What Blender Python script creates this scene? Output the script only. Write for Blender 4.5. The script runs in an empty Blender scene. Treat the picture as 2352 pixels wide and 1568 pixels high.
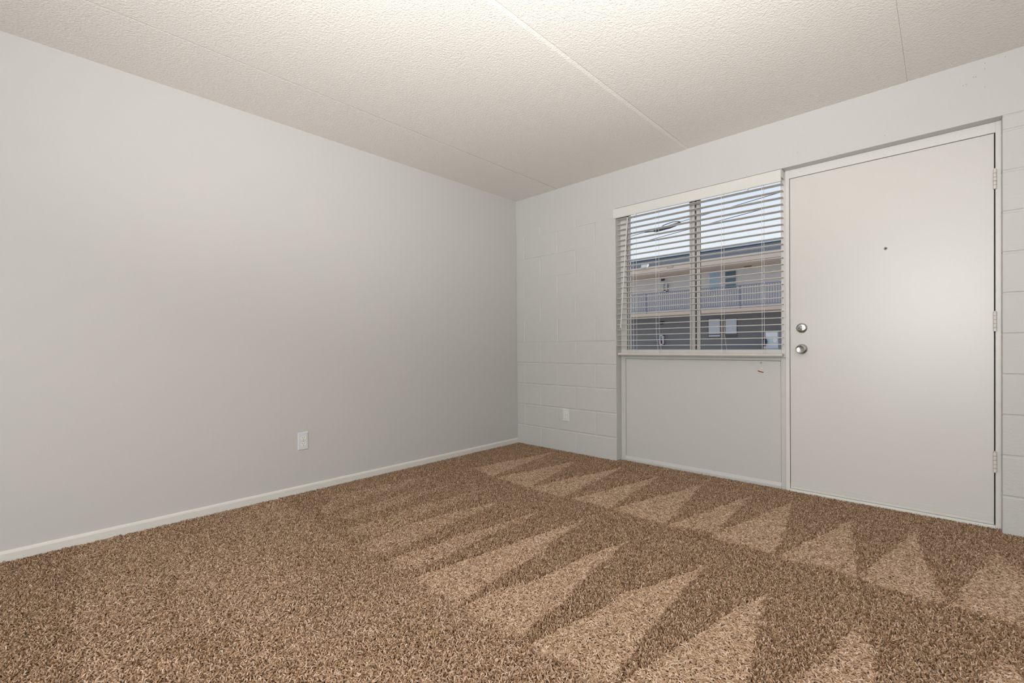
import bpy, bmesh, math, random
import numpy as np
from mathutils import Vector, Matrix
C = bpy.context.scene.collection
SC = bpy.context.scene
random.seed(7)
rng = np.random.default_rng(7)
PI = math.pi

# ------------------------------------------------------------------ camera
cam_d = bpy.data.cameras.new('camera'); cam = bpy.data.objects.new('camera', cam_d); C.objects.link(cam)
R_ = Vector((0.72816101, 0.68536698, -0.00732478)); U_ = Vector((0.00078292, 0.00985505, 0.99995113)); F_ = Vector((-0.68540567, 0.72813116, -0.00663948))
cam.matrix_world = Matrix(((R_.x, U_.x, -F_.x, 3.10065), (R_.y, U_.y, -F_.y, -3.35753), (R_.z, U_.z, -F_.z, 0.95295), (0, 0, 0, 1)))
cam_d.sensor_width = 36; cam_d.lens = 1050.99 / 2352 * 36
cam_d.shift_x = -1.396 / 2352; cam_d.shift_y = 19.207 / 2352
cam_d.clip_start = 0.02; cam_d.clip_end = 300
SC.camera = cam

# ------------------------------------------------------------------ view, sky, lamps
vs = SC.view_settings
vs.view_transform = 'Standard'; vs.look = 'None'; vs.gamma = 1; vs.use_curve_mapping = False; vs.exposure = 0.0
w = bpy.data.worlds.new('sky'); SC.world = w; w.use_nodes = True
nt = w.node_tree; nt.nodes.clear()
out = nt.nodes.new('ShaderNodeOutputWorld'); bg = nt.nodes.new('ShaderNodeBackground'); tc = nt.nodes.new('ShaderNodeTexCoord')
sep = nt.nodes.new('ShaderNodeSeparateXYZ'); cr = nt.nodes.new('ShaderNodeValToRGB')
nt.links.new(tc.outputs['Generated'], sep.inputs[0]); nt.links.new(sep.outputs['Z'], cr.inputs[0])
cr.color_ramp.elements[0].position = 0.0; cr.color_ramp.elements[0].color = (0.93, 0.96, 1.0, 1)
cr.color_ramp.elements[1].position = 1.0; cr.color_ramp.elements[1].color = (0.25, 0.47, 0.9, 1)
e = cr.color_ramp.elements.new(0.22); e.color = (0.86, 0.92, 1.0, 1)
e = cr.color_ramp.elements.new(0.38); e.color = (0.66, 0.80, 1.0, 1)
nt.links.new(cr.outputs[0], bg.inputs[0]); nt.links.new(bg.outputs[0], out.inputs[0]); bg.inputs[1].default_value = 1.0

def lamp(name, kind, loc, target, energy, color=(1, 1, 1), **kw):
    d = bpy.data.lights.new(name, kind); d.energy = energy; d.color = color
    for k, v in kw.items(): setattr(d, k, v)
    o = bpy.data.objects.new(name, d); C.objects.link(o); o.location = loc
    if target is not None:
        o.rotation_euler = (Vector(target) - Vector(loc)).to_track_quat('-Z', 'Y').to_euler()
    return o
# sun high over the far end of the court: both long fronts stay in shade, the paving is lit
lamp('sun', 'SUN', (20, 10, 30), (20 - 0.86, 10 - 0.10, 30 - 1.0), 7.0, (1.0, 0.95, 0.88), angle=math.radians(0.6))
# assumed flash head above the camera, turned up to bounce off the ceiling
ASSUMED_FLASH = (3.05, -3.40, 1.30)
lamp('added_bounce_spot', 'SPOT', ASSUMED_FLASH, (2.35, -2.75, 2.40), 364, (1.0, 0.975, 0.945), spot_size=math.radians(118), spot_blend=1.0, shadow_soft_size=0.06)
lamp('added_bounce_spot', 'SPOT', ASSUMED_FLASH, (3.50, -2.20, 2.40), 132, (1.0, 0.975, 0.945), spot_size=math.radians(118), spot_blend=1.0, shadow_soft_size=0.06)  # extra spot added to brighten the right side, not a second flash head
# assumed window light behind the viewer: an area lamp before a solid wall
lamp('assumed_window_light', 'AREA', (2.95, -5.5, 1.30), (2.95, 0, 1.30), 102, (0.96, 0.985, 1.0), shape='RECTANGLE', size=2.0, size_y=1.9)

# ------------------------------------------------------------------ materials
MATS = {}
def nodes(name):
    m = bpy.data.materials.new(name); m.use_nodes = True
    n = m.node_tree; b = n.nodes['Principled BSDF']
    MATS[name] = m
    return m, n, b
def paint(name, col, rough=0.5, noise=0.0, nscale=3.0, bump=0.0, bscale=60.0, metal=0.0, spec=0.5, bdist=0.001):
    """plain coloured surface with a little unevenness of tone and relief"""
    m, n, b = nodes(name)
    b.inputs['Roughness'].default_value = rough; b.inputs['Metallic'].default_value = metal
    b.inputs['Specular IOR Level'].default_value = spec
    geo = n.nodes.new('ShaderNodeNewGeometry')
    if noise:
        t = n.nodes.new('ShaderNodeTexNoise'); t.inputs['Scale'].default_value = nscale; t.inputs['Detail'].default_value = 4
        mx = n.nodes.new('ShaderNodeMix'); mx.data_type = 'RGBA'
        mx.inputs['A'].default_value = tuple(c * (1 - noise) for c in col) + (1,)
        mx.inputs['B'].default_value = tuple(min(1, c * (1 + noise)) for c in col) + (1,)
        n.links.new(geo.outputs['Position'], t.inputs['Vector']); n.links.new(t.outputs['Fac'], mx.inputs['Factor'])
        n.links.new(mx.outputs['Result'], b.inputs['Base Color'])
    else:
        b.inputs['Base Color'].default_value = tuple(col) + (1,)
    if bump:
        t = n.nodes.new('ShaderNodeTexNoise'); t.inputs['Scale'].default_value = bscale; t.inputs['Detail'].default_value = 3
        bp = n.nodes.new('ShaderNodeBump'); bp.inputs['Strength'].default_value = bump; bp.inputs['Distance'].default_value = bdist
        n.links.new(geo.outputs['Position'], t.inputs['Vector']); n.links.new(t.outputs['Fac'], bp.inputs['Height'])
        n.links.new(bp.outputs['Normal'], b.inputs['Normal'])
    return m
WALL = (0.552, 0.545, 0.53)
M_wall = paint('wall_paint', WALL, 0.38, 0.015, 2.0, 0.25, 180, spec=0.5)
M_block = paint('block_paint', WALL, 0.5, 0.02, 5.0, 0.5, 90, spec=0.35, bdist=0.002)
M_trim = paint('trim_paint', (0.67, 0.66, 0.625), 0.38, 0.015, 4.0, 0.15, 120)
M_door = paint('door_paint', (0.625, 0.612, 0.582), 0.33, 0.012, 3.0, 0.28, 210, bdist=0.0008)
M_base = paint('baseboard_paint', (0.68, 0.665, 0.63), 0.4, 0.02, 6.0, 0.2, 80)
M_blind = paint('blind_vinyl', (0.60, 0.57, 0.53), 0.42, 0.01, 8.0)
M_valance = paint('valance_vinyl', (0.65, 0.64, 0.61), 0.4, 0.01, 6.0)
M_cord = paint('cord', (0.78, 0.78, 0.77), 0.8)
M_alu = paint('window_frame_paint', (0.60, 0.585, 0.54), 0.45, 0.08, 14.0, 0.3, 90)
M_gasket = paint('dark_gasket', (0.035, 0.034, 0.033), 0.7)
M_plastic = paint('outlet_plastic', (0.64, 0.66, 0.68), 0.3)
M_recept = paint('receptacle_plastic', (0.80, 0.78, 0.72), 0.35)
M_slot = paint('slot_dark', (0.03, 0.027, 0.024), 0.8)
M_chrome = paint('satin_nickel', (0.52, 0.515, 0.51), 0.24, metal=1.0)
M_steel = paint('painted_hinge', (0.66, 0.62, 0.58), 0.4, 0.03, 20)
M_gap_shade = paint('gap_shade', (0.012, 0.011, 0.01), 0.9)
M_paper = paint('tag_card', (0.62, 0.62, 0.60), 0.7)
M_red = paint('tag_red', (0.30, 0.008, 0.006), 0.6)
M_print = paint('tag_print', (0.20, 0.30, 0.24), 0.7)
M_nail = paint('nail_grey', (0.25, 0.24, 0.23), 0.5, metal=0.6)
M_joint_shade = paint('ceiling_joint_shade', (0.33, 0.31, 0.285), 0.9)
M_hole = paint('nail_hole_dark', (0.16, 0.155, 0.15), 0.9)
M_back = paint('carpet_backing', (0.13, 0.08, 0.045), 0.95, 0.25, 150.0)
# exterior
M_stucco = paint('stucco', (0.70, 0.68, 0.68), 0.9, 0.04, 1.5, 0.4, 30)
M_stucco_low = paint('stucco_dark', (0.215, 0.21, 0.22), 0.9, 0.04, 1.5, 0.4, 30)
M_fascia = paint('fascia_peach', (0.66, 0.52, 0.41), 0.8, 0.03, 1.0)
M_soffit = paint('soffit_tan', (0.70, 0.57, 0.46), 0.9, 0.04, 1.0)
M_roof = paint('roof_grey', (0.07, 0.08, 0.098), 0.85, 0.15, 1.2, 0.4, 12)
M_roofcap = paint('roof_cap', (0.55, 0.60, 0.65), 0.5)
M_rail = paint('rail_paint', (0.19, 0.19, 0.24), 0.6)
M_deck = paint('deck_edge', (0.60, 0.46, 0.35), 0.8, 0.03, 1.0)
M_winframe = paint('far_window_frame', (0.10, 0.10, 0.11), 0.6)
M_winblue = paint('far_pane_blue', (0.36, 0.52, 0.66), 0.15, 0.05, 3.0)
M_windark = paint('far_pane_teal', (0.10, 0.17, 0.22), 0.15, 0.05, 3.0)
M_winblind = paint('far_blind_white', (0.62, 0.66, 0.72), 0.6)
M_white = paint('white_enamel', (0.80, 0.80, 0.80), 0.4)
M_lampwhite = paint('lamp_enamel', (0.42, 0.42, 0.40), 0.5)
M_cabinet = paint('cabinet_enamel', (0.60, 0.64, 0.68), 0.4, 0.04, 3)
M_black = paint('black_plastic', (0.02, 0.02, 0.022), 0.5)
M_ground = paint('asphalt', (0.30, 0.29, 0.285), 0.95, 0.1, 3.0)
M_blue = paint('sign_blue', (0.06, 0.12, 0.42), 0.4)
M_deepred = paint('extinguisher_red', (0.22, 0.01, 0.03), 0.4)
M_wire = paint('wire_black', (0.03, 0.04, 0.05), 0.7)
M_brownlight = paint('fixture_brown', (0.30, 0.24, 0.20), 0.7)

# clear window glass: light goes straight through, the rest mirrors by Fresnel
m, n, b = nodes('window_glass'); n.nodes.remove(b)
tr = n.nodes.new('ShaderNodeBsdfTransparent'); tr.inputs[0].default_value = (0.97, 0.98, 0.98, 1)
gl = n.nodes.new('ShaderNodeBsdfGlossy'); gl.inputs['Roughness'].default_value = 0.0
fr = n.nodes.new('ShaderNodeFresnel'); fr.inputs[0].default_value = 1.25
mx = n.nodes.new('ShaderNodeMixShader')
n.links.new(fr.outputs[0], mx.inputs[0]); n.links.new(tr.outputs[0], mx.inputs[1]); n.links.new(gl.outputs[0], mx.inputs[2])
n.links.new(mx.outputs[0], n.nodes['Material Output'].inputs[0]); M_glass = m

# sprayed acoustic ceiling
m, n, b = nodes('popcorn_ceiling'); M_ceil = m
b.inputs['Base Color'].default_value = (0.815, 0.79, 0.752, 1); b.inputs['Roughness'].default_value = 0.9; b.inputs['Specular IOR Level'].default_value = 0.2
geo = n.nodes.new('ShaderNodeNewGeometry')
t1 = n.nodes.new('ShaderNodeTexNoise'); t1.inputs['Scale'].default_value = 95; t1.inputs['Detail'].default_value = 2.5; t1.inputs['Roughness'].default_value = 0.6
t2 = n.nodes.new('ShaderNodeTexVoronoi'); t2.inputs['Scale'].default_value = 120
ma = n.nodes.new('ShaderNodeMath'); ma.operation = 'MULTIPLY_ADD'; ma.inputs[1].default_value = -0.25
bp = n.nodes.new('ShaderNodeBump'); bp.inputs['Strength'].default_value = 0.5; bp.inputs['Distance'].default_value = 0.007
n.links.new(geo.outputs['Position'], t1.inputs['Vector']); n.links.new(geo.outputs['Position'], t2.inputs['Vector'])
n.links.new(t2.outputs['Distance'], ma.inputs[0]); n.links.new(t1.outputs['Fac'], ma.inputs[2])
n.links.new(ma.outputs[0], bp.inputs['Height']); n.links.new(bp.outputs['Normal'], b.inputs['Normal'])

# carpet yarn: random tone per strand, with nap shading painted in on top
m, n, b = nodes('carpet_yarn'); M_yarn = m
at = n.nodes.new('ShaderNodeAttribute'); at.attribute_name = 'tint'
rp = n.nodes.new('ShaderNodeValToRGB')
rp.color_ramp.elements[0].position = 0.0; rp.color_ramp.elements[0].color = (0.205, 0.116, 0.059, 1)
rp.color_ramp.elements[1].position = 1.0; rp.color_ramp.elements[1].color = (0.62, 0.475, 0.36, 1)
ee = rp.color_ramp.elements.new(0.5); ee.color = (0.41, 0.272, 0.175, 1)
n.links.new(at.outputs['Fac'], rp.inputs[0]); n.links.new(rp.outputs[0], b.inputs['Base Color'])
b.inputs['Roughness'].default_value = 0.85; b.inputs['Specular IOR Level'].default_value = 0.15

# ------------------------------------------------------------------ mesh helpers
class MB:
    def __init__(s): s.v = []; s.f = []; s.m = []; s.mats = []
    def mat(s, m):
        if m not in s.mats: s.mats.append(m)
        return s.mats.index(m)
    def add(s, vs, fs, m):
        o = len(s.v); s.v += [tuple(v) for v in vs]; k = s.mat(m)
        s.f += [tuple(i + o for i in f) for f in fs]; s.m += [k] * len(fs); return s
    def box(s, x0, x1, y0, y1, z0, z1, m, bev=0.0):
        x0, x1 = sorted((x0, x1)); y0, y1 = sorted((y0, y1)); z0, z1 = sorted((z0, z1))
        if not bev:
            vs = [(x, y, z) for x in (x0, x1) for y in (y0, y1) for z in (z0, z1)]
            return s.add(vs, [(0, 1, 3, 2), (4, 6, 7, 5), (0, 4, 5, 1), (2, 3, 7, 6), (0, 2, 6, 4), (1, 5, 7, 3)], m)
        bm = bmesh.new(); bmesh.ops.create_cube(bm, size=1)
        for v in bm.verts: v.co = Vector(((x0 + x1) / 2 + v.co.x * (x1 - x0), (y0 + y1) / 2 + v.co.y * (y1 - y0), (z0 + z1) / 2 + v.co.z * (z1 - z0)))
        bmesh.ops.bevel(bm, geom=bm.edges[:], offset=bev, segments=1, affect='EDGES', clamp_overlap=True)
        bm.verts.index_update(); s.add([v.co for v in bm.verts], [tuple(v.index for v in f.verts) for f in bm.faces], m); bm.free(); return s
    def tube(s, pts, r, m, n=8, cap=True):
        pts = [Vector(p) for p in pts]; vs = []
        rr = r if isinstance(r, (list, tuple)) else [r] * len(pts)
        up = Vector((0, 0, 1)) if abs((pts[-1] - pts[0]).normalized().z) < 0.9 else Vector((1, 0, 0))
        for i, p in enumerate(pts):
            d = (pts[min(i + 1, len(pts) - 1)] - pts[max(i - 1, 0)]).normalized()
            a = d.cross(up).normalized(); c = d.cross(a)
            vs += [p + (a * math.cos(2 * PI * k / n) + c * math.sin(2 * PI * k / n)) * rr[i] for k in range(n)]
        fs = [(i * n + k, i * n + (k + 1) % n, (i + 1) * n + (k + 1) % n, (i + 1) * n + k) for i in range(len(pts) - 1) for k in range(n)]
        if cap: fs += [tuple(reversed(range(n))), tuple((len(pts) - 1) * n + k for k in range(n))]
        return s.add(vs, fs, m)
    def lathe(s, c, prof, m, n=28):
        """profile of (radius, distance out along -y) turned about the y axis"""
        vs = [(c[0] + r * math.cos(2 * PI * k / n), c[1] - d, c[2] + r * math.sin(2 * PI * k / n)) for r, d in prof for k in range(n)]
        fs = [(i * n + k, i * n + (k + 1) % n, (i + 1) * n + (k + 1) % n, (i + 1) * n + k) for i in range(len(prof) - 1) for k in range(n)]
        fs += [tuple((len(prof) - 1) * n + k for k in range(n)), tuple(reversed(range(n)))]
        return s.add(vs, fs, m)
    def prism(s, poly, y0, y1, m, axis='y'):
        """closed polygon extruded along an axis"""
        k = len(poly)
        def P(a, b, t): return (a, t, b) if axis == 'y' else ((t, a, b) if axis == 'x' else (a, b, t))
        vs = [P(a, b, y0) for a, b in poly] + [P(a, b, y1) for a, b in poly]
        fs = [tuple(range(k)), tuple(reversed(range(k, 2 * k)))] + [(i, i + k, (i + 1) % k + k, (i + 1) % k) for i in range(k)]
        return s.add(vs, fs, m)
    def data(s, name, smooth=None):
        me = bpy.data.meshes.new(name); me.from_pydata(s.v, [], s.f)
        for mm in s.mats: me.materials.append(mm)
        me.polygons.foreach_set('material_index', s.m)
        bm = bmesh.new(); bm.from_mesh(me); bmesh.ops.recalc_face_normals(bm, faces=bm.faces); bm.to_mesh(me); bm.free()
        if smooth:
            me.polygons.foreach_set('use_smooth', [True] * len(me.polygons)); me.set_sharp_from_angle(angle=math.radians(smooth))
        me.update(); return me
    def build(s, name, parent=None, smooth=None): return link(name, s.data(name, smooth), parent)
def link(name, data, parent=None, loc=None):
    o = bpy.data.objects.new(name, data); C.objects.link(o)
    if loc: o.location = loc
    if parent is not None:
        o.parent = parent
        o.matrix_parent_inverse = Matrix.Translation(-Vector(world_loc(parent)))
    return o
def world_loc(o):
    p = Vector(o.location)
    if o.parent: p = o.matrix_parent_inverse @ p; p = Vector(world_loc(o.parent)) + p
    return p
def thing(name, label, cat, loc, group=None):
    o = bpy.data.objects.new(name, None); C.objects.link(o); o.location = loc; o.empty_display_size = 0.1
    return tag(o, label, cat, group)
def tag(o, label, cat, group=None, kind=None):
    o['label'] = label; o['category'] = cat
    if group: o['group'] = group
    if kind: o['kind'] = kind
    return o
def struct(o, label, cat): return tag(o, label, cat, kind='structure')
def shift(me_mb, dx, dy, dz):
    me_mb.v = [(a + dx, b_ + dy, c + dz) for a, b_, c in me_mb.v]; return me_mb

H = 2.40            # ceiling above the carpet
XR, YB = 4.45, -5.6  # far ends of the room behind the camera
RV = 0.078          # depth of the reveal

# ------------------------------------------------------------------ floor and carpet
fl = MB().box(-0.2, XR + 0.2, YB - 0.2, 0.30, -0.20, -0.014, M_back).build('floor')
struct(fl, 'light brown carpet floor with fan-shaped vacuum marks', 'carpet floor')

TRI1 = [[(.535, -.015), (.371, -.935), (.673, -1.011)], [(.876, -.178), (.688, -1.012), (1.045, -1.03)], [(1.255, -.076), (1.034, -1.015), (1.351, -1.022)],
        [(1.585, -.15), (1.385, -1.015), (1.672, -1.015)], [(1.891, -.125), (1.68, -1.01), (2.018, -1.027)], [(2.206, -.16), (2.02, -1.032), (2.253, -.95)],
        [(2.428, -.147), (2.252, -.937), (2.25, -1.03), (2.548, -1.032)], [(2.729, -.247), (2.552, -1.03), (2.840, -1.042)], [(2.988, -.24), (2.841, -1.045), (3.108, -1.055)],
        [(3.278, -.247), (3.115, -1.064), (3.45, -1.07)], [(3.60, -.22), (3.42, -1.05), (3.75, -1.07)]]
TRI2 = [[(.32, -1.22), (.20, -2.0), (.50, -2.25)], [(.608, -1.217), (.53, -1.75), (.56, -2.25), (.70, -2.10)], [(.854, -1.252), (.79, -1.75), (.80, -2.26), (1.00, -2.15)], [(1.096, -1.291), (.975, -1.95), (1.03, -2.26), (1.22, -2.24)],
        [(1.40, -1.239), (1.30, -1.9), (1.27, -2.27), (1.45, -2.27)],
        [(1.659, -1.219), (1.572, -1.672), (1.523, -1.974), (1.495, -2.275), (1.785, -2.272), (1.771, -2.086), (1.729, -1.725)],
        [(1.985, -1.31), (1.918, -1.523), (1.88, -1.907), (1.81, -2.101), (1.80, -2.275), (2.07, -2.277), (2.084, -2.236), (2.05, -1.949), (2.003, -1.708)],
        [(2.343, -1.273), (2.284, -1.512), (2.199, -1.798), (2.170, -2.023), (2.12, -2.265), (2.43, -2.265), (2.417, -2.196), (2.381, -1.99), (2.38, -1.848), (2.352, -1.569)],
        [(2.606, -1.389), (2.547, -1.621), (2.504, -1.865), (2.44, -2.156), (2.42, -2.27), (2.73, -2.27), (2.697, -1.973), (2.668, -1.822), (2.636, -1.627)],
        [(2.893, -1.377), (2.839, -1.629), (2.8, -1.844), (2.76, -2.2), (3.03, -2.2), (2.965, -1.726), (2.94, -1.536)],
        [(3.231, -1.28), (3.185, -1.516), (3.10, -2.2), (3.38, -2.2), (3.30, -1.6)]]
def inside(px, py, poly):
    r = np.zeros(len(px), bool); j = len(poly) - 1
    for i in range(len(poly)):
        xi, yi = poly[i]; xj, yj = poly[j]
        c = ((yi > py) != (yj > py)) & (px < (xj - xi) * (py - yi) / (yj - yi + 1e-12) + xi)
        r ^= c; j = i
    return r
def vnoise(x, y, s, seed):
    g = np.random.default_rng(seed).random((64, 64)); u = x * s + 11.3; v = y * s + 27.7
    i = np.floor(u).astype(int); j = np.floor(v).astype(int); fu = u - i; fv = v - j
    fu = fu * fu * (3 - 2 * fu); fv = fv * fv * (3 - 2 * fv)
    a = g[i % 64, j % 64]; b_ = g[(i + 1) % 64, j % 64]; c = g[i % 64, (j + 1) % 64]; d = g[(i + 1) % 64, (j + 1) % 64]
    return (a * (1 - fu) + b_ * fu) * (1 - fv) + (c * (1 - fu) + d * fu) * fv
SP = 0.0058
gx, gy = np.meshgrid(np.arange(0.012, 4.44, SP), np.arange(-3.95, 0.085, SP))
px = (gx + rng.normal(0, SP * 0.32, gx.shape)).ravel(); py = (gy + rng.normal(0, SP * 0.32, gy.shape)).ravel()
keep = (px > 0.014) & ((py < -0.004) | ((px > 1.124) & (px < 3.314) & (py < 0.060))) 
# leave out what lies well behind the camera's edges of view
keep &= (py > -2.45 - 0.6 * (4.0 - px))
px = px[keep]; py = py[keep]; N = len(px)
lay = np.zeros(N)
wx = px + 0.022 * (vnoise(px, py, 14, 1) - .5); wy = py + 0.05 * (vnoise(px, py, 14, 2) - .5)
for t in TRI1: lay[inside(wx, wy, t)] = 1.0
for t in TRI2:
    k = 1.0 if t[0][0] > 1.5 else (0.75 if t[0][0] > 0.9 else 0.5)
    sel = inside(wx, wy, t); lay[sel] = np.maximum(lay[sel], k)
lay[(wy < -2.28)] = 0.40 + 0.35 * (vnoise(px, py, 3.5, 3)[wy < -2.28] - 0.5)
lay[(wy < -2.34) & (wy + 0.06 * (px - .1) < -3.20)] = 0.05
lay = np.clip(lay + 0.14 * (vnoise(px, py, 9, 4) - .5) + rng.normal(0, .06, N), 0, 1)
az = rng.uniform(0, 2 * PI, N)
th = np.radians(23 + 48 * lay + rng.normal(0, 9, N)); th = np.clip(th, 0.1, 1.35)
L = 0.0155 + rng.normal(0, .0016, N)
dx = np.cos(az) * np.sin(th); dy = np.sin(az) * np.sin(th) ; dz = np.cos(th)
az2 = az + rng.normal(0, 0.9, N); th2 = np.clip(th + np.radians(28) + rng.normal(0, .2, N), 0, 1.7)
P = np.zeros((N, 4, 3))
P[:, 0] = np.stack([px - dx * L * .45, py - dy * L * .45, np.full(N, -0.0135)], 1)
P[:, 1] = P[:, 0] + np.stack([dx * .35, dy * .35, dz * .8 + .12], 1) * L[:, None] * 0.40
P[:, 2] = P[:, 1] + np.stack([dx, dy, dz], 1) * L[:, None] * 0.36
P[:, 3] = P[:, 2] + np.stack([np.cos(az2) * np.sin(th2), np.sin(az2) * np.sin(th2), np.cos(th2)], 1) * L[:, None] * 0.34
P[:, :, 0] = np.maximum(P[:, :, 0], 0.0135)
inwall = (P[:, :, 1] > -0.003) & ((P[:, :, 0] < 1.125) | (P[:, :, 0] > 3.313)); P[:, :, 1][inwall] = -0.003
hc = bpy.data.hair_curves.new('carpet_pile'); hc.add_curves([4] * N)
hc.position_data.foreach_set('vector', P.reshape(-1).astype(np.float32))
ra = hc.attributes.get('radius') or hc.attributes.new('radius', 'FLOAT', 'POINT')
rad = np.tile(np.array([0.0017, 0.0020, 0.00195, 0.0012]), (N, 1)) * (1 + rng.normal(0, .1, (N, 1)))
ra.data.foreach_set('value', rad.reshape(-1).astype(np.float32))
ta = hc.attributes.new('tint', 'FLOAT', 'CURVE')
tint = np.clip(rng.normal(0.39, 0.27, N) + 0.21 * lay, 0, 1)  # laid strands tinted paler, so the nap's shading is partly in the colour
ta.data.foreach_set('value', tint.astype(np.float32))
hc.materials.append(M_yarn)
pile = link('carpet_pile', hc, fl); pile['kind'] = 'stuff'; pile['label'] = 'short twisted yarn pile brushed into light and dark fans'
SC.cycles_curves.shape = 'THICK'; SC.cycles_curves.subdivisions = 2

# ------------------------------------------------------------------ ceiling: four-foot panels
ce = MB().box(-0.25, XR + 0.25, YB - 0.25, 0.28, H + 0.02, H + 0.25, M_wall).build('ceiling')
struct(ce, 'off-white sprayed popcorn ceiling of four-foot panels', 'ceiling')
ya, yb = YB - 0.1, 0.08
seams = [-0.70, 0.52, 1.738, 2.957, 4.176, 5.40]
chamf = {1: (0.007, 0.0008), 2: (0.024, 0.0042), 3: (0.004, 0.0006), 4: (0.02, 0.002)}
low = {0: 0.002, 1: -0.0002, 2: -0.0038, 3: -0.0043, 4: -0.005}
for i in range(5):
    x0, x1 = max(seams[i], -0.1), min(seams[i + 1], XR + 0.1)
    z = H - low[i]; cw, chh = chamf.get(i + 1, (0.004, 0.002))
    gp = {1: .0022, 2: .0022, 3: .0009}.get(i + 1, .001)
    poly = [(x0 + .0003, H + .03), (x0 + .0003, z), (x1 - cw, z), (x1 - gp, z + chh), (x1 - gp, H + .03)]
    MB().prism(poly, ya, yb, M_ceil).build('ceiling_panel', ce)
    if i < 4: MB().box(x1 - gp + .0001, x1 + .0002, ya, yb, z + chh + .0003, H + .03, M_joint_shade).build('joint_shade', ce)  # dark strip painting the shade inside the panel seam

# ------------------------------------------------------------------ walls
wl = MB().box(-0.22, 0, YB - 0.2, 0.2, -0.2, H + 0.03, M_wall).build('wall_left'); struct(wl, 'plain warm grey painted wall with the low white baseboard', 'wall')
wr = MB().box(XR, XR + 0.2, YB - 0.2, 0.2, -0.2, H + 0.03, M_wall).build('wall_right'); struct(wr, 'plain warm grey side wall beyond the entry door', 'wall')
wf = MB().box(0, XR, YB - 0.2, YB, -0.2, H + 0.03, M_wall).build('wall_front'); struct(wf, 'plain warm grey wall behind the viewer', 'wall')
mb = MB()                                   # mortar bed of the block wall, cut out round the opening
mb.box(0.0, 1.1200, 0.0035, 0.095, -0.2, 2.092, M_block); mb.box(3.318, XR, 0.0035, 0.095, -0.2, 2.092, M_block)
wb = mb.build('wall_back'); struct(wb, 'warm grey painted concrete block wall holding window and entry door', 'wall')
MB().box(-0.05, XR + .05, 0.0, 0.20, 2.092, H + 0.025, M_wall, 0.0012).build('header', wb)
MB().box(-0.05, 1.112, 0.088, 0.20, -0.2, 2.092, M_block).build('backing', wb); MB().box(3.324, XR + .05, 0.088, 0.20, -0.2, 2.092, M_block).build('backing', wb)
def block(x0, x1, z0, z1, proud, course):
    j = 0.0042; b_ = 0.004; jz = j; bz = b_
    if course > 4 and x0 < 2: jz = random.choice([0, 0, 0, .0004]); bz = 0.0   # bed joints higher up are filled with paint
    X0, X1, Z0, Z1 = x0 + j, x1 - j, z0 + jz, z1 - jz
    if z1 > 2.09 and x0 < 2: Z1 = 2.0925
    if x0 <= 0.0: X0 = 0.0
    if abs(x1 - 1.1215) < .002: X1 = 1.1215
    if abs(x0 - 3.3165) < .002: X0 = 3.3165
    yF = random.uniform(-.0006, .0006) if course < 5 else random.uniform(-.0002, .0002); yB_ = 0.085; d = proud
    tz = 0.0 if Z1 > 2.092 else bz
    lx = b_ if x0 > 0 and abs(x0 - 3.3165) > .002 else 0.002; rx = b_ if abs(x1 - 1.1215) > .002 else 0.002
    vs = [(X0, yF + d, Z0), (X1, yF + d, Z0), (X1, yF + d, Z1), (X0, yF + d, Z1),
          (X0 + lx, yF, Z0 + bz), (X1 - rx, yF, Z0 + bz), (X1 - rx, yF, Z1 - tz), (X0 + lx, yF, Z1 - tz),
          (X0, yB_, Z0), (X1, yB_, Z0), (X1, yB_, Z1), (X0, yB_, Z1)]
    fs = [(4, 5, 6, 7), (0, 1, 5, 4), (1, 2, 6, 5), (2, 3, 7, 6), (3, 0, 4, 7), (0, 8, 9, 1), (1, 9, 10, 2), (2, 10, 11, 3), (3, 11, 8, 0), (8, 11, 10, 9)]
    MB().add(vs, fs, M_block).build('concrete_block', wb)
zc = [-0.0177 + 0.2032 * k for k in range(11)] + [2.092]
zc = [z for z in zc if z < 2.0925]
if 2.092 - zc[-1] > 0.01 and zc[-1] != 2.092: zc.append(2.092)
for k in range(len(zc) - 1):
    a = [0.0, .1074, .5138, .9202, 1.1215] if k % 2 else [0.0, .3106, .7170, 1.1215]
    pr = 0.0032 if k < 5 else 0.0028
    for i in range(len(a) - 1): block(a[i], a[i + 1], zc[k], zc[k + 1], pr, k)
    a = [3.3165, 3.5197, 3.9261, 4.3325, XR] if k % 2 else [3.3165, 3.7229, 4.1293, XR]
    for i in range(len(a) - 1): block(a[i], a[i + 1], zc[k], zc[k + 1], 0.0026, k)
hb = MB()
for hx, hz in [(3.327, 2.38), (3.256, 2.378), (3.256, 2.35), (3.215, 2.324), (3.223, 2.322), (3.177, 2.295), (3.189, 2.297), (3.256, 2.257), (1.298, 2.10), (2.131, 2.102), (2.86, 2.14), (2.43, 2.17)]:
    hb.lathe((hx, 0.0005, hz), [(0.0019, 0.0), (0.0016, 0.0009), (0.0006, 0.0010)], M_hole, 8)
hb.build('nail_holes', wb)

# baseboard: rounded top edge
bb = MB().prism([(0, -0.03), (0.012, -0.03), (0.012, 0.033), (0.0095, 0.041), (0.004, 0.0455), (0, 0.0455)], YB, -0.0005, M_base)
bb.v = [(a, y, z) for a, y, z in bb.v]
bo = bb.build('baseboard_left'); struct(bo, 'low white baseboard along the plain grey wall', 'baseboard')

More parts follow.
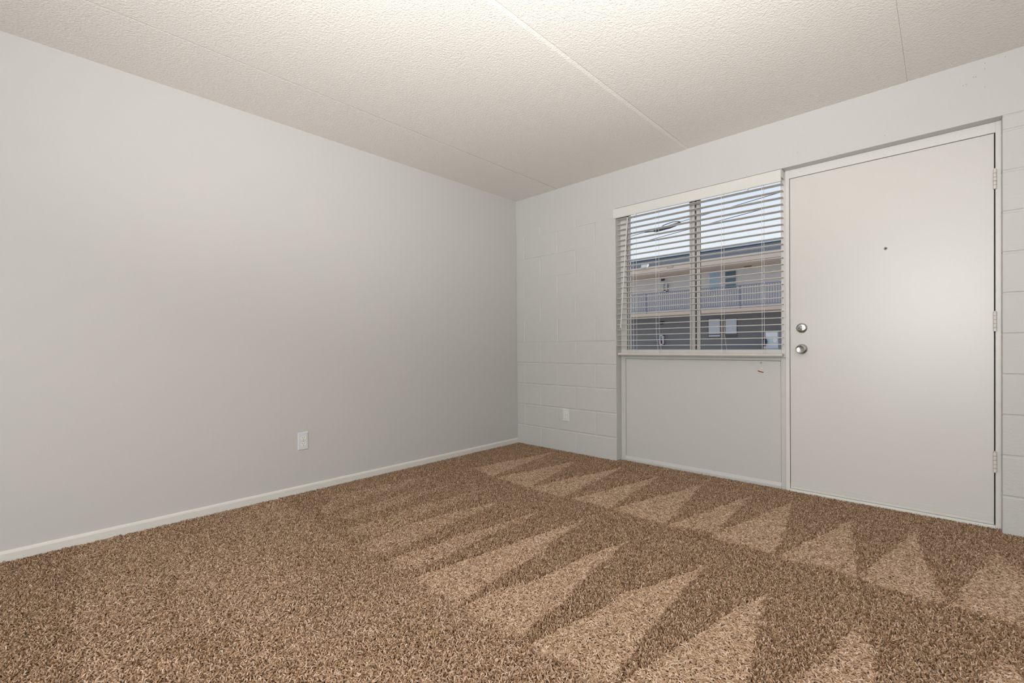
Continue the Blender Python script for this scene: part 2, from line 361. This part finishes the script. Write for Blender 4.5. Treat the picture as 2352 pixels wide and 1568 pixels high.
# ------------------------------------------------------------------ entry door
FY = 0.066          # frame face
fm = MB()
fm.box(2.345, 2.3685, FY, 0.20, -0.03, 2.092, M_trim, 0.0015)
fm.box(3.2965, 3.322, FY, 0.20, -0.03, 2.092, M_trim, 0.0015)
fm.box(2.3685, 3.297, FY, 0.20, 2.0365, 2.0915, M_trim, 0.0015)
fm.box(2.36, 2.385, 0.112, 0.19, -0.03, 2.05, M_trim); fm.box(3.28, 3.305, 0.112, 0.19, -0.03, 2.05, M_trim); fm.box(2.37, 3.30, 0.112, 0.19, 2.02, 2.05, M_trim)
fm.box(3.2915, 3.2970, FY + .016, FY + .04, 0.004, 2.0365, M_gap_shade); fm.box(2.3684, 2.3714, FY + .006, FY + .04, 0.045, 0.80, M_gap_shade); fm.box(2.3684, 3.297, FY + .012, FY + .04, 2.0336, 2.0367, M_gasket)  # black strips that paint the shade in the gaps around the door leaf
fo = fm.build('trim_1'); struct(fo, 'off-white painted wooden frame around the entry door', 'door frame')
MB().box(2.3685, 3.297, 0.0635, 0.19, -0.03, 0.0125, M_trim, 0.001).box(2.3685, 3.297, 0.052, 0.0625, -0.03, 0.0035, M_trim, 0.001).build('threshold', fo)
dl = MB().box(2.3715, 3.2918, FY + 0.002, FY + 0.044, 0.0135, 2.0335, M_door, 0.0012)
do = dl.build('door_1'); struct(do, 'flush off-white entry door with deadbolt, knob and peephole', 'door')
# kick strip and sweep at the foot
MB().prism([(FY + .003, 0.030), (FY - .002, 0.029), (FY - .002, 0.0150), (FY + .003, 0.0140)], 2.372, 3.290, M_trim, 'x').build('door_sweep', do)
MB().box(2.372, 3.290, FY + 0.0005, FY + 0.003, 0.030, 0.058, M_door, 0.0006).build('kick_strip', do)
# hinges: three painted knuckle barrels with leaves
for z0, z1 in ((1.745, 1.846), (1.014, 1.115), (0.287, 0.393)):
    hm = MB(); hx = 3.2945; n5 = 5; s_ = (z1 - z0) / n5
    for i in range(n5): hm.tube([(hx, FY - .006, z0 + i * s_ + .0008), (hx, FY - .006, z0 + (i + 1) * s_ - .0008)], 0.0075, M_steel, 12)
    hm.tube([(hx, FY - .006, z1), (hx, FY - .006, z1 + .004)], 0.0055, M_steel, 10)
    hm.box(hx + .002, hx + .015, FY - .0009, FY + .004, z0, z1, M_trim, .0004)
    hm.build('hinge', do, 40)
# deadbolt
dbx, dbz = 2.437, 1.060
db = MB().lathe((dbx, FY + .002, dbz), [(0.0315, 0), (0.0315, 0.004), (0.0285, 0.009), (0.022, 0.0125), (0.012, 0.0135), (0.001, 0.0137)], M_chrome, 32).build('deadbolt', do, 40)
db['label'] = 'round satin metal deadbolt with oval thumb turn'
tt = MB(); bm = bmesh.new(); bmesh.ops.create_uvsphere(bm, u_segments=16, v_segments=10, radius=1)
tt.add([(dbx + v.co.x * .0052, FY - .018 + v.co.y * .0095, dbz + v.co.z * .0150) for v in bm.verts], [tuple(v.index for v in f.verts) for f in bm.faces], M_chrome); bm.free()
tt.build('thumb_turn', db, 60)
for sx in (-1, 1):
    MB().lathe((dbx + sx * .0135, FY - .0105, dbz - .001), [(0.003, 0), (0.003, 0.0012), (0.001, 0.0014)], M_slot, 10).build('screw', db)
# knob
kx, kz = 2.437, 0.925
kb = MB().lathe((kx, FY + .002, kz), [(0.0325, 0), (0.0325, 0.003), (0.030, 0.008), (0.023, 0.0135), (0.015, 0.016), (0.013, 0.030)], M_chrome, 32).build('door_knob', do, 40)
kb['label'] = 'round satin metal knob with dished face'
MB().lathe((kx, FY - .024, kz), [(0.0125, 0), (0.0150, 0.004), (0.0225, 0.012), (0.0255, 0.022), (0.0245, 0.030), (0.0205, 0.0345), (0.0175, 0.0335), (0.0160, 0.0295), (0.008, 0.0285), (0.001, 0.028)], M_chrome, 32).build('knob_head', kb, 40)
MB().lathe((kx - .001, FY - .0035, kz + .0255), [(0.0026, 0), (0.0026, 0.002), (0.0008, 0.0022)], M_slot, 10).build('privacy_pin', kb)
pe = MB().lathe((2.857, FY + .003, 1.508), [(0.0085, 0), (0.0085, 0.0035), (0.0062, 0.0048), (0.0058, 0.003)], M_chrome, 20)
pe.lathe((2.857, FY + .0005, 1.508), [(0.0058, 0), (0.005, 0.0012), (0.001, 0.0018)], M_slot, 16); po = pe.build('peephole', do, 40)

# ------------------------------------------------------------------ window and the panel below
wo = bpy.data.objects.new('window_1', None); C.objects.link(wo); wo.location = (1.73, 0.10, 0.90); struct(wo, 'two-pane sliding window behind the white blind', 'window')
f = MB()
f.box(1.1225, 1.176, RV, 0.16, 0.868, 2.091, M_trim, .0015)
f.box(2.317, 2.3445, RV, 0.16, 0.868, 2.091, M_trim, .0015)
f.box(1.176, 2.317, RV, 0.16, 2.068, 2.091, M_trim, .0015)
f.box(1.176, 2.317, RV + .002, 0.16, 0.868, 0.9225, M_trim, .0015)
f.build('window_frame', wo)
g = MB()
g.box(1.1755, 1.1795, 0.0935, 0.0955, 0.9225, 2.068, M_gasket); g.box(2.3155, 2.3175, 0.120, 0.123, 0.9225, 2.068, M_gasket)
g.build('track', wo)
f = MB()                                                       # sliding sash, left
f.box(1.176, 1.189, 0.096, 0.112, 0.9225, 2.068, M_alu, .001)
f.box(1.7015, 1.7125, 0.090, 0.118, 0.9225, 2.068, M_alu, .001); f.box(1.7145, 1.7235, 0.093, 0.118, 0.9225, 2.068, M_alu, .001); f.box(1.7255, 1.7395, 0.090, 0.118, 0.9225, 2.068, M_alu, .001)
f.box(1.190, 1.7015, 0.098, 0.118, 0.9225, 0.9245, M_alu); f.box(1.190, 1.7015, 0.098, 0.118, 2.064, 2.068, M_alu)
f.box(1.7118, 1.7152, 0.098, 0.116, 0.9225, 2.068, M_gasket); f.box(1.7228, 1.7262, 0.098, 0.116, 0.9225, 2.068, M_gasket)
f.box(1.7000, 1.7015, 0.096, 0.106, 0.9225, 2.068, M_gasket); f.box(1.189, 1.1905, 0.1, 0.106, 0.9225, 2.068, M_gasket)
f.build('sash', wo)
f = MB()                                                       # fixed stile, right
f.box(1.7395, 1.7485, 0.112, 0.14, 0.9225, 2.068, M_gasket)
f.box(1.7485, 1.7605, 0.106, 0.124, 0.9225, 2.068, M_alu, .001); f.box(1.7605, 1.7725, 0.110, 0.124, 0.9225, 2.068, M_alu, .001); f.box(1.7720, 1.7735, 0.116, 0.124, 0.9225, 2.068, M_gasket)
f.build('meeting_stile', wo)
MB().box(1.190, 1.7005, 0.106, 0.110, 0.923, 2.068, M_glass).build('pane', wo)
MB().box(1.7745, 2.314, 0.124, 0.128, 0.923, 2.068, M_glass).build('pane', wo)

p = MB()
p.box(1.1225, 1.164, RV - .002, 0.16, -0.03, 0.867, M_wall, .0015)
p.box(2.3155, 2.3445, RV - .002, 0.16, -0.03, 0.867, M_wall, .0015)
p.box(1.164, 2.3155, RV - .002, 0.16, 0.8475, 0.867, M_wall, .0015)
po = p.build('trim_2'); struct(po, 'grey painted frame of the infill panel under the window', 'panel frame')
MB().box(1.1655, 2.314, RV + .003, 0.15, 0.0, 0.846, M_wall, .0015).build('infill_panel', po)
MB().prism([(RV + .004, 0.036), (RV + .001, 0.034), (RV - .006, 0.014), (RV - .006, -0.03), (RV + .004, -0.03)], 1.164, 2.3155, M_wall, 'x').build('base_strip', po)

# ------------------------------------------------------------------ blind
bl = thing('window_blind', 'white two-inch slatted window blind lowered with slats open', 'window blind', (1.73, 0.03, 0.88))
v = MB()
v.prism([(-.0115, 2.014), (-.0085, 2.0085), (.0005, 2.0085), (.0005, 2.086), (-.004, 2.0885), (-.0085, 2.087), (-.0115, 2.083)], 1.106, 2.338, M_valance, 'x')
v.box(1.106, 1.109, 0.0005, 0.0005, 2.0085, 2.0885, M_valance)
v.build('valance', bl)
hr = MB(); hr.box(1.128, 2.337, 0.008, 0.060, 2.048, 2.088, M_blind, .002); hr.build('headrail', bl)
MB().box(2.3395, 2.3415, -0.002, 0.058, 2.035, 2.088, M_trim).build('bracket', bl)
for cx in (1.308, 2.137): MB().box(cx - .005, cx + .005, -.0125, .004, 2.0035, 2.0095, M_cord, .001).build('valance_clip', bl)
# slats: shallow crown, thin, all from one mesh
sl = MB(); prof_t = []; prof_b = []; K = 6
for i in range(K + 1):
    t = i / K * 2 - 1; zt = 0.0022 * (1 - t * t)
    prof_t.append((0.0325 + 0.0248 * t, zt + .0016)); prof_b.append((0.0325 + 0.0248 * t, zt - .0016))
sl.prism([(y, z) for y, z in prof_t] + [(y, z) for y, z in reversed(prof_b)], 1.1295, 2.3385, M_blind, 'x')
sme = sl.data('slat')
ZS = [2.0005 - 0.04354 * k for k in range(25)]
for z in ZS:
    o = bpy.data.objects.new('slat', sme); C.objects.link(o); o.parent = bl; o.matrix_parent_inverse = Matrix.Translation(-Vector(bl.location)); o.location = (0, 0, z)
MB().box(1.1295, 2.3385, 0.010, 0.056, 0.8785, 0.8955, M_blind, .003).build('bottom_rail', bl)
for cx in (1.278, 1.472, 1.962, 2.221):
    kink = 0.012 if cx in (1.472, 1.962) else 0.0
    for dy in (0.0062, 0.0588):
        c_ = MB(); k2 = kink if dy > .03 or cx == 1.472 else 0
        c_.tube([(cx, dy, 2.03), (cx, dy, 1.15), (cx + k2 * .25, dy, 1.02), (cx + k2 * 1.6, dy, 0.893)], 0.0011, M_cord, 6); c_.build('ladder_string', bl)
    if kink == 0:
        MB().tube([(cx + (.014 if cx < 2 else .006), 0.0325, 2.03), (cx + (.014 if cx < 2 else .006), 0.0325, 0.893)], 0.001, M_cord, 6).build('lift_cord', bl)
wd = MB(); a_, b_ = Vector((1.236, -0.008, 1.995)), Vector((1.180, -0.026, 1.100))
wd.tube([a_, a_.lerp(b_, .97)], 0.0042, M_valance, 8); wd.tube([a_.lerp(b_, .97), a_.lerp(b_, .975), b_, b_.lerp(a_, -.003)], [0.0042, 0.0056, 0.0056, 0.004], M_valance, 10)
wdo = wd.build('tilt_wand', bl, 40)
MB().tube([(1.236, -0.006, 1.994), (1.236, 0.004, 2.003), (1.236, 0.010, 2.03)], 0.0016, M_nail, 6).build('wand_hook', bl)

# ------------------------------------------------------------------ little card hanging from a nail under the sill
tg = thing('hanging_tag', 'small paper tag with a red band hanging from a nail on the panel', 'tag', (2.195, RV + .002, 0.83))
MB().lathe((2.195, RV + .004, 0.832), [(0.0022, 0), (0.0022, 0.008), (0.0048, 0.0085), (0.0048, 0.010), (0.002, 0.0105)], M_nail, 10).build('nail', tg)
MB().tube([(2.195, RV - .003, 0.831), (2.199, RV - .002, 0.815), (2.205, RV - .001, 0.797)], 0.0009, M_cord, 5).build('string', tg)
MB().tube([(2.195, RV - .003, 0.831), (2.196, RV - .002, 0.812), (2.204, RV - .001, 0.797)], 0.0009, M_cord, 5).build('string', tg)
def tagp(pts, y, m, name, par, th_=.0006):
    return MB().prism(pts, y, y - th_, m).build(name, par)
cd = tagp([(2.203, .800), (2.209, .798), (2.2115, .754), (2.1715, .765), (2.190, .797)], RV, M_paper, 'card', tg)
tagp([(2.176, .7795), (2.2095, .7700), (2.2098, .7625), (2.173, .7725)], RV - .0009, M_red, 'red_band', cd, .0003)
tagp([(2.187, .789), (2.209, .783), (2.209, .7815), (2.1865, .7875)], RV - .0009, M_print, 'printed_line', cd, .0003)
tagp([(2.176, .7675), (2.208, .7590), (2.2085, .7575), (2.1755, .7660)], RV - .0009, M_print, 'printed_line', cd, .0003)

# ------------------------------------------------------------------ wall outlets
def outlet(name, label, M):
    """duplex outlet built facing -y about the origin, then placed by matrix M"""
    def put(mb_): mb_.v = [tuple(M @ Vector(q)) for q in mb_.v]; return mb_
    t = thing(name, label, 'outlet', M @ Vector((0, 0, 0)), 'duplex wall outlets')
    pl = MB(); a, h, d, e_ = .0345, .0585, .0058, .0045
    vs = [(-a, 0, -h), (a, 0, -h), (a, 0, h), (-a, 0, h), (-a + .001, -d * .5, -h + .001), (a - .001, -d * .5, -h + .001), (a - .001, -d * .5, h - .001), (-a + .001, -d * .5, h - .001), (-a + e_, -d, -h + e_), (a - e_, -d, -h + e_), (a - e_, -d, h - e_), (-a + e_, -d, h - e_)]
    fs = [(8, 9, 10, 11), (3, 2, 1, 0)] + [(i, (i + 1) % 4, (i + 1) % 4 + 4, i + 4) for i in range(4)] + [(i + 4, (i + 1) % 4 + 4, (i + 1) % 4 + 8, i + 8) for i in range(4)]
    put(pl.add(vs, fs, M_plastic)).build('cover_plate', t)
    for cz in (.0195, -.0195):
        n_ = 20; pts = []
        for k in range(n_):
            q = 2 * PI * k / n_; pts.append((.0165 * math.cos(q), cz + max(-.0125, min(.0125, .0165 * math.sin(q)))))
        rc = put(MB().prism(pts, -d + .001, -d - .0016, M_recept)).build('receptacle', t)
        for sx, hh in ((-.0063, .0042), (.0063, .0035)):
            put(MB().box(sx - .0012, sx + .0012, -d - .0021, -d - .001, cz + .0045 - hh, cz + .0045 + hh, M_slot)).build('slot', rc)
        put(MB().lathe((0, -d - .001, cz - .0075), [(.0026, 0), (.0026, .0011), (.001, .0012)], M_slot, 10)).build('slot', rc)
    put(MB().lathe((0, -d, 0), [(.003, 0), (.003, .0008), (.0012, .0011)], M_nail, 10)).build('screw', t)
    return t
outlet('wall_outlet', 'white wall outlet on the plain grey wall above the baseboard', Matrix.Translation((0.0002, -2.104, 0.338)) @ Matrix.Rotation(PI / 2, 4, 'Z'))
outlet('wall_outlet', 'white wall outlet on the concrete block wall near the corner', Matrix.Translation((0.603, -0.0004, 0.330)))

# ------------------------------------------------------------------ outside
gr = MB().box(-60, 60, 0.6, 90, -0.4, -0.15, M_ground).build('ground'); struct(gr, 'grey paved court outside the window', 'ground')
XA, XB = -26.0, 14.0
ap = thing('apartment_building', 'two-storey grey apartment building with balcony walk seen through the blind', 'building', (-6, 20.9, -0.15))
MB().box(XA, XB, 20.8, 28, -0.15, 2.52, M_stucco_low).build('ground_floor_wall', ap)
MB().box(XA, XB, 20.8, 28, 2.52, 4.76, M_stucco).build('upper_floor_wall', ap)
MB().box(XA, XB, 18.82, 20.8, 4.725, 4.78, M_soffit).build('soffit', ap)
MB().box(XA, XB, 18.78, 18.86, 4.735, 5.045, M_fascia).build('fascia', ap)
MB().box(XA, XB, 18.80, 18.90, 4.715, 4.735, M_brownlight).build('drip_edge', ap)
MB().prism([(18.84, 5.045), (19.15, 5.50), (28, 5.50), (28, 4.78), (18.84, 4.78)], XA, XB, M_roof, 'x').build('roof', ap)
MB().box(XA, XB, 19.10, 19.24, 5.49, 5.545, M_roofcap).build('roof_edge', ap)
MB().box(XA, XB, 18.98, 20.8, 2.50, 2.60, M_soffit).build('balcony_slab', ap)
MB().box(XA, XB, 18.94, 18.99, 2.495, 2.635, M_deck).build('balcony_edge', ap)
x0r, x1r = -10.9, -0.6
rl = MB().box(x0r, x1r, 19.01, 19.05, 3.665, 3.70, M_rail).box(x0r, x1r, 19.01, 19.05, 2.775, 2.80, M_rail).build('balcony_railing', ap); rl['label'] = 'blue-grey picket railing along the upper walk'
pk = MB().box(-.011, .011, 19.018, 19.042, 2.80, 3.665, M_rail).data('picket')
ps = MB().box(-.028, .028, 19.0, 19.056, 2.60, 3.70, M_rail).data('post')
def inst(name, me, par, x): 
    o = bpy.data.objects.new(name, me); C.objects.link(o); o.parent = par; o.matrix_parent_inverse = Matrix.Translation(-Vector(world_loc(par))); o.location = (x, 0, 0); return o
for xp in (-8.263, -3.654): inst('post', ps, rl, xp)
xx = x0r + .05
while xx < x1r:
    if min(abs(xx + 8.263), abs(xx + 3.654)) > .05: inst('picket', pk, rl, xx)
    xx += 0.105
def far_window(x0, x1, z0, z1, frame, fills):
    wn = MB().box(x0, x1, 20.77, 20.84, z0, z1, frame).build('window', ap)
    for za, zb, mm in fills: MB().box(x0 + .05, x1 - .04, 20.755, 20.78, z0 + (z1 - z0) * za, z0 + (z1 - z0) * zb, mm).build('pane', wn)
far_window(-5.70, -5.11, 3.70, 4.71, M_stucco, [(.03, .42, M_winblue), (.44, .97, M_winblue)])
far_window(-4.93, -4.34, 3.70, 4.71, M_stucco, [(.03, .30, M_windark), (.33, .60, M_windark), (.63, .97, M_windark)])
far_window(-5.76, -5.11, 1.34, 2.33, M_winframe, [(.06, .14, M_winblind), (.20, .97, M_winblind)])
far_window(-4.93, -4.32, 1.34, 2.30, M_winframe, [(.20, .97, M_winblind)])
MB().box(-5.11, -4.93, 20.76, 20.82, 1.34, 2.31, M_brownlight).build('window_post', ap)
MB().box(-7.01, -6.69, 18.765, 18.79, 4.845, 4.975, M_brownlight).build('fascia_vent', ap); MB().box(-6.97, -6.73, 18.76, 18.78, 4.87, 4.95, M_fascia).build('fascia_vent', ap)

def small(name, label, cat, mbs, loc, group=None):
    t = thing(name, label, cat, loc, group)
    for nm, q in mbs: q.build(nm, t)
    return t
small('flood_light', 'white flood light on the roof edge of the building outside', 'light', [
    ('lamp_head', MB().prism([(18.55, 4.99), (18.62, 4.97), (18.80, 5.10), (18.80, 5.235), (18.66, 5.235)], -8.34, -8.01, M_lampwhite, 'x')), ('bracket', MB().box(-8.25, -8.18, 18.70, 18.78, 4.95, 5.00, M_winframe))], (-8.2, 18.8, 5.0))
for z, lab in ((4.60, 'small dark wall lamp on the upper storey outside'), (2.215, 'small dark wall lamp on the ground storey outside')):
    dx_ = 0 if z > 3 else -.07
    small('wall_lamp', lab, 'light', [('lamp_head', MB().prism([(20.58, z - .04), (20.62, z + .07), (20.79, z + .09), (20.79, z - .02), (20.64, z - .09)], -8.20 + dx_, -8.07 + dx_, M_black, 'x')), ('bracket', MB().box(-8.16 + dx_, -8.11 + dx_, 20.76, 20.81, z - .03, z + .05, M_black))], (-8.14 + dx_, 20.8, z), 'dark wall lamps outside')
for z0, z1, x0, lab in ((3.90, 4.39, -8.10, 'white extinguisher box on the upper storey wall outside'), (1.005, 1.54, -8.30, 'white extinguisher box with red bottle on the ground storey wall outside')):
    q = thing('extinguisher_box', lab, 'box', (x0 + .1, 20.8, z0), 'extinguisher boxes outside')
    x1 = x0 + .21; bx = MB()
    bx.box(x0, x0 + .03, 20.56, 20.8, z0, z1, M_white); bx.box(x1 - .03, x1, 20.56, 20.8, z0, z1, M_white); bx.box(x0, x1, 20.56, 20.8, z0, z0 + .04, M_white); bx.box(x0, x1, 20.56, 20.8, z1 - .04, z1, M_white); bx.box(x0, x1, 20.74, 20.8, z0, z1, M_white)
    bx.build('case', q)
    zm = z0 + (z1 - z0) * .38
    MB().tube([(x0 + .105, 20.66, z0 + .04), (x0 + .105, 20.66, zm), (x0 + .105, 20.66, zm + .03)], [.05, .05, .02], M_deepred, 10).build('bottle', q)
    MB().box(x0 + .04, x1 - .04, 20.60, 20.615, zm + .03, zm + .14, M_blue if z0 < 3 else M_winblue).build('label_plate', q)
for x, y, z, lab in ((-3.70, 20.3, 4.725, 'flat brown ceiling light under the upper soffit outside'), (-3.70, 20.3, 2.50, 'flat brown ceiling light under the balcony slab outside')):
    small('ceiling_light', lab, 'light', [('base', MB().box(x - .17, x + .17, y - .06, y + .06, z - .02, z, M_winframe)), ('cover', MB().box(x - .15, x + .15, y - .05, y + .05, z - .05, z - .02, M_brownlight, .008))], (x, y, z), 'soffit lights outside')
cb = thing('metal_cabinet', 'pale metal cabinet with an oval patch standing against the ground storey wall outside', 'cabinet', (-2.74, 20.5, -0.15))
MB().box(-2.93, -2.40, 20.2, 20.75, -0.15, 1.56, M_cabinet, .015).build('body', cb)
MB().box(-2.91, -2.42, 20.17, 20.21, 1.32, 1.54, M_white, .006).build('top_panel', cb)
ov = MB(); ov.prism([(-2.52 + .085 * math.cos(k * PI / 10), 1.17 + .11 * math.sin(k * PI / 10)) for k in range(20)], 20.18, 20.21, M_white); ov.build('oval_patch', cb)
sh = MB(); sh.box(-2.98, -2.37, 20.10, 20.3, 0.80, 0.86, M_cabinet, .01); sh.build('shelf', cb)
MB().tube([(-2.98, 20.15, 0.95), (-2.90, 20.12, 1.0), (-2.87, 20.12, 1.08), (-2.90, 20.13, 1.2), (-2.98, 20.15, 1.24)], .05, M_wire, 8).build('hose', cb)
ov_ = MB().box(-12, 16, 0.2, 1.25, 2.45, 2.62, M_soffit).build('added_slab'); struct(ov_, 'added unseen walkway slab over the outside of window and door', 'slab')  # unseen slab added outside to keep the sun off the window and door
# overhead lines with a splice loop hanging on the upper one
def cable(name, label, pts, r):
    P_ = [Vector(p_) for p_ in pts]
    return tag(MB().tube(P_, r, M_wire, 6).build(name), label, 'cable', 'overhead lines outside')
cable('overhead_line', 'upper black overhead line crossing the sky outside', [(-14, 12, 4.3), (-5.434, 12, 4.998), (-4.6, 12, 5.068), (-3.12, 12, 5.208), (-2.1, 12, 5.305), (-.416, 12, 5.471), (9, 12, 6.5)], .010)
cable('overhead_line', 'lower black overhead line crossing the sky outside', [(-14, 12, 3.9), (-5.436, 12, 4.664), (-4.238, 12, 4.775), (-2.119, 12, 4.968), (-.43, 12, 5.118), (9, 12, 6.0)], .010)
cl = thing('cable_splice', 'dark cable splice loop hanging on the overhead line outside', 'cable splice', (-3.95, 12, 5.06))
MB().tube([(-4.75, 11.99, 5.045), (-4.42, 11.98, 5.03), (-4.32, 11.98, 5.025), (-3.95, 11.98, 5.055), (-3.85, 11.98, 5.08)], [.012, .02, .05, .052, .03], M_wire, 10).build('sleeve', cl)
MB().tube([(-4.25, 11.96, 5.06), (-4.0, 11.96, 5.17), (-3.7, 11.96, 5.215), (-3.5, 11.96, 5.20), (-3.42, 11.96, 5.165)], .014, M_wire, 6).build('loop', cl)
MB().tube([(-4.2, 11.96, 5.01), (-3.8, 11.96, 5.035), (-3.6, 11.96, 5.07), (-3.42, 11.96, 5.165)], .03, M_wire, 6).build('loop', cl)
MB().tube([(-3.95, 11.97, 5.06), (-3.65, 11.97, 5.12), (-3.45, 11.97, 5.17)], .02, M_wire, 6).build('loop', cl)
